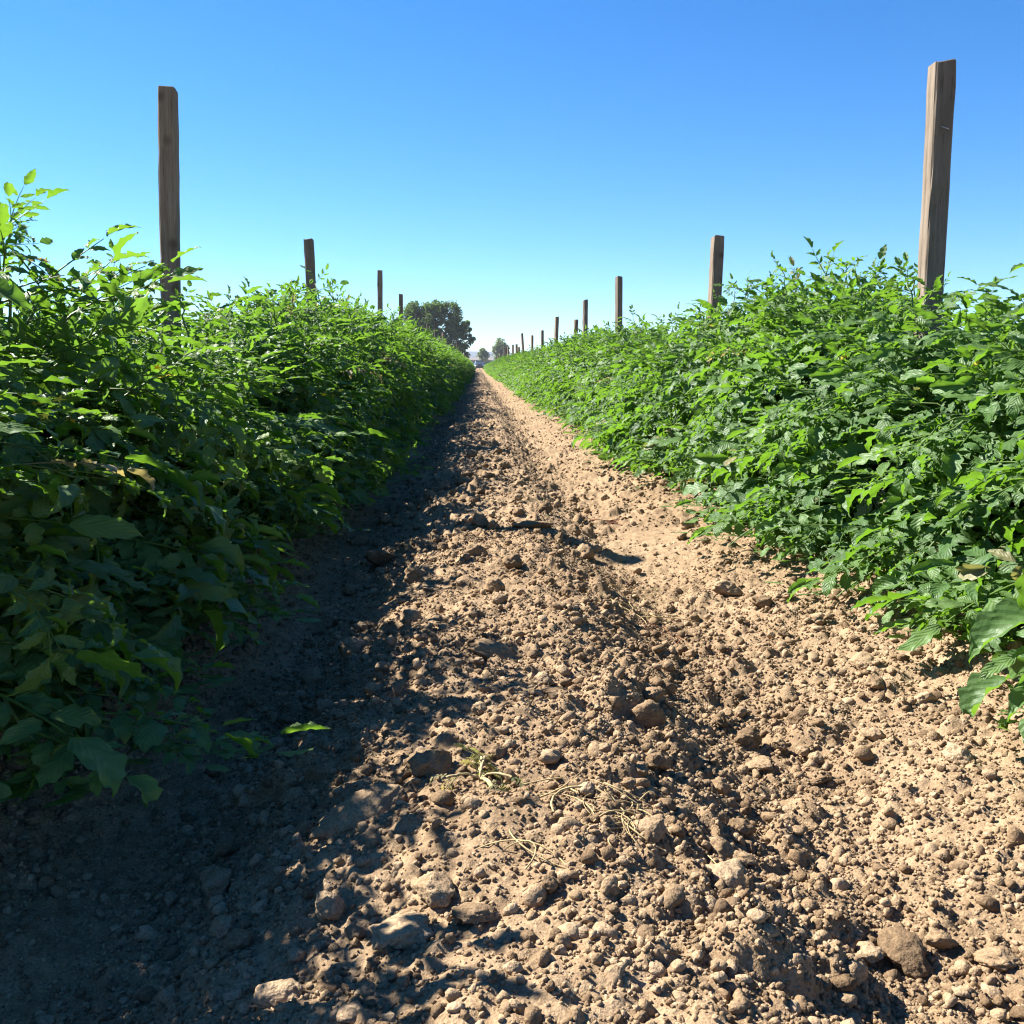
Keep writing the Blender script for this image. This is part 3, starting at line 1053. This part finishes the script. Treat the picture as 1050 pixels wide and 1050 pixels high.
def loft(sections):
    """closed shell through cross-sections given as (y, [(x, z), ...])"""
    n = len(sections[0][1]); V = np.array([[x, y, z] for y, s in sections for x, z in s], float)
    i, j = np.meshgrid(np.arange(len(sections) - 1), np.arange(n), indexing='ij'); j2 = (j + 1) % n
    Q = np.stack([i * n + j, i * n + j2, (i + 1) * n + j2, (i + 1) * n + j], -1).reshape(-1, 4)
    T = [[0, k + 1, k] for k in range(1, n - 1)] + [[(len(sections) - 1) * n, (len(sections) - 1) * n + k, (len(sections) - 1) * n + k + 1] for k in range(1, n - 1)]
    s = Soup(); s.add(V, quads=Q, tris=T)
    return s


M_paint_dark = simple('dark_blue_paint', (0.020, 0.026, 0.045), 0.25, 0.6, 0.05, 2)
M_paint_grey = simple('grey_blue_paint', (0.22, 0.25, 0.30), 0.3, 0.6, 0.05, 2)
M_glass = simple('car_glass', (0.06, 0.08, 0.10), 0.06, 0.8, 0.05, 2)
M_rubber = simple('tyre_rubber', (0.02, 0.02, 0.02), 0.9, 0.1, 0.1, 8)
M_rim = simple('wheel_rim', (0.45, 0.45, 0.47), 0.35, 0.5, 0.1, 8, 0.8)
M_lamp = simple('headlight_glass', (0.75, 0.75, 0.72), 0.15, 0.6, 0.05, 8)
M_shed = simple('pale_shed_wall', (0.34, 0.29, 0.23), 0.8, 0.2, 0.08, 1)
M_roof = simple('pale_metal_roof', (0.20, 0.175, 0.145), 0.5, 0.3, 0.08, 1)
M_door = simple('shed_door', (0.25, 0.24, 0.23), 0.7, 0.2, 0.1, 1)
M_hill = simple('haze_tinted_hills', (0.055, 0.065, 0.085), 0.95, 0.05, 0.2, 0.004)  # blue of distance haze is put into the hills' base colour


def car(loc, rz, paint, label, sc=1.0):
    root = empty('parked_car', loc, rz)
    def sec(y, w, z0, z1, tw):
        return (y, [(-w, z0), (w, z0), (w * 1.02, (z0 + z1) * .55), (tw, z1), (-tw, z1), (-w * 1.02, (z0 + z1) * .55)])
    link('body', loft([sec(-2.15, .78, .35, .62, .70), sec(-2.0, .88, .24, .80, .78), sec(-1.0, .90, .22, .95, .80),
                       sec(1.4, .90, .22, .98, .80), sec(2.0, .88, .26, .95, .76), sec(2.15, .80, .36, .80, .70)]).mesh('body', False), paint, root)
    link('roof', loft([(-.45, [(-.62, 1.36), (.62, 1.36), (.60, 1.45), (-.60, 1.45)]),
                       (.9, [(-.63, 1.36), (.63, 1.36), (.61, 1.47), (-.61, 1.47)])]).mesh('roof', False), paint, root)
    link('window', loft([(-1.05, [(-.72, .94), (.72, .94), (.70, .97), (-.70, .97)]), (-.42, [(-.74, .94), (.74, .94), (.63, 1.37), (-.63, 1.37)]),
                         (.92, [(-.74, .95), (.74, .95), (.63, 1.37), (-.63, 1.37)]), (1.7, [(-.70, .95), (.70, .95), (.68, .98), (-.68, .98)])]).mesh('window', False), M_glass, root)
    an = np.linspace(0, 2 * math.pi, 19)[:-1]
    for sx in (-1, 1):
        for y in (-1.35, 1.35):
            prof = [(sx * .66, .02), (sx * .66, .29), (sx * .68, .32), (sx * .86, .32), (sx * .88, .29), (sx * .88, .20)]
            V = np.array([[x, y + r * math.cos(a), .32 + r * math.sin(a)] for x, r in prof for a in an])
            n = 18
            i, j = np.meshgrid(np.arange(len(prof) - 1), np.arange(n), indexing='ij'); j2 = (j + 1) % n
            Q = np.stack([i * n + j, i * n + j2, (i + 1) * n + j2, (i + 1) * n + j], -1).reshape(-1, 4)
            w = link('wheel', make_mesh('wheel', V, Q), M_rubber, root)
            V = np.array([[sx * .885, y, .32]] + [[sx * .872, y + .2 * math.cos(a), .32 + .2 * math.sin(a)] for a in an])
            link('rim', make_mesh('rim', V, tris=[[0, 1 + k, 1 + (k + 1) % n] for k in range(n)]), M_rim, w)
        link('headlight', box_soup([(sx * .60 - .16, sx * .60 + .16, -2.16, -2.04, .62, .76)]).mesh('headlight', False), M_lamp, root)
    root.scale = (sc, sc, sc)
    tag(root, label, 'car', 'cars parked at the far end')
    return root


q = at(491.5, 376, 172)
car((q.x, 172, 0.06), 0.05, M_paint_dark, 'dark car parked at the far end of the dirt path')
q = at(505, 376, 185)
car((q.x, 185, 0.06), 1.45, M_paint_grey, 'grey car side on, half hidden behind the right row end')

q = at(489, 376, 300)
shed = empty('farm_shed', (q.x, 300, 0.06))
tag(shed, 'low pale farm shed behind the dark car', 'shed')
link('wall', box_soup([(-4.5, 4.5, 0, 6, -.2, 2.3)]).mesh('wall', False), M_shed, shed)
rf = loft([(-.3, [(-4.9, 2.3), (4.9, 2.3), (4.9, 2.42), (-4.9, 2.42)]), (3, [(-4.9, 3.1), (4.9, 3.1), (4.9, 3.22), (-4.9, 3.22)]),
           (6.3, [(-4.9, 2.3), (4.9, 2.3), (4.9, 2.42), (-4.9, 2.42)])])
link('roof', rf.mesh('roof', False), M_roof, shed)
link('door', box_soup([(-1.2, 1.2, -.08, -.005, -.1, 2.0)]).mesh('door', False), M_door, shed)

hx = np.linspace(-1500, 1500, 160)
hy = np.array([1300, 1380, 1460, 1560, 1700.0])
HX, HY = np.meshgrid(hx, hy)
hz = (15 + 12 * noise2(HX / 260, HY / 2000, 71) + 6 * noise2(HX / 90, HY / 400, 72) + 2 * noise2(HX / 30, HY / 120, 73)) * np.array([0, .55, 1.0, 1.3, 0])[:, None]
tag(link('distant_hills', make_mesh('distant_hills', np.stack([HX.ravel(), HY.ravel(), hz.ravel() - 1], -1), grid_quads(5, 160)), M_hill), kind='structure')

hz_me = box_soup([(-1950, 1950, -60, 1950, -1.2, 34)]).mesh('haze', False)
M_haze, hnt, hout = new_mat('summer_haze')
pv = hnt.nodes.new('ShaderNodeVolumePrincipled'); pv.inputs['Color'].default_value = (0.80, 0.90, 1.0, 1)
pv.inputs['Density'].default_value = 0.00022; pv.inputs['Anisotropy'].default_value = 0.2
hnt.links.new(pv.outputs[0], hout.inputs['Volume'])
tag(link('haze', hz_me, M_haze), 'thin pale blue summer haze over the field', 'haze', kind='stuff')

# ------------------------------------------------------------------ camera, sun, sky
cam = bpy.data.cameras.new('camera'); cam.sensor_width = 36; cam.lens = 36 * FPX / 1050
cam.clip_start = 0.02; cam.clip_end = 20000
co = bpy.data.objects.new('camera', cam); col.objects.link(co)
co.matrix_world = Matrix.Translation(CAM) @ cam_rot.to_4x4()
scene.camera = co

sd = Vector((-math.cos(SUN_AZ) * math.cos(SUN_EL), math.sin(SUN_AZ) * math.cos(SUN_EL), math.sin(SUN_EL)))
sun = bpy.data.lights.new('sun', 'SUN'); sun.energy = 5.0; sun.angle = R(0.53); sun.color = (1.0, 0.955, 0.89)
so = bpy.data.objects.new('sun', sun); col.objects.link(so)
so.rotation_euler = sd.to_track_quat('Z', 'Y').to_euler()
so.location = (0, 0, 30)

w = bpy.data.worlds.new('World'); scene.world = w; w.use_nodes = True
nt = w.node_tree; bg = nt.nodes['Background']
sky = nt.nodes.new('ShaderNodeTexSky'); sky.sky_type = 'NISHITA'; sky.sun_disc = False
sky.sun_elevation = SUN_EL; sky.sun_rotation = math.atan2(sd.x, sd.y)
sky.air_density = 0.88; sky.dust_density = 0.0; sky.ozone_density = 4.0; sky.altitude = 100
hs = nt.nodes.new('ShaderNodeHueSaturation'); hs.inputs['Saturation'].default_value = 1.27
nt.links.new(sky.outputs[0], hs.inputs['Color']); nt.links.new(mixc(nt, 1.0, hs.outputs[0], (0.75, 0.93, 1.07), 'MULTIPLY'), bg.inputs['Color'])
bg.inputs['Strength'].default_value = 0.049

scene.view_settings.view_transform = 'Standard'
scene.view_settings.look = 'None'
scene.view_settings.exposure = 1.93
scene.view_settings.gamma = 1.0
scene.render.engine = 'CYCLES'
cy = scene.cycles
cy.max_bounces = 7; cy.diffuse_bounces = 4; cy.glossy_bounces = 2; cy.transmission_bounces = 4
cy.use_denoising = True; cy.filter_width = 1.2; cy.volume_bounces = 0; cy.transparent_max_bounces = 8
cy.sample_clamp_indirect = 1.5
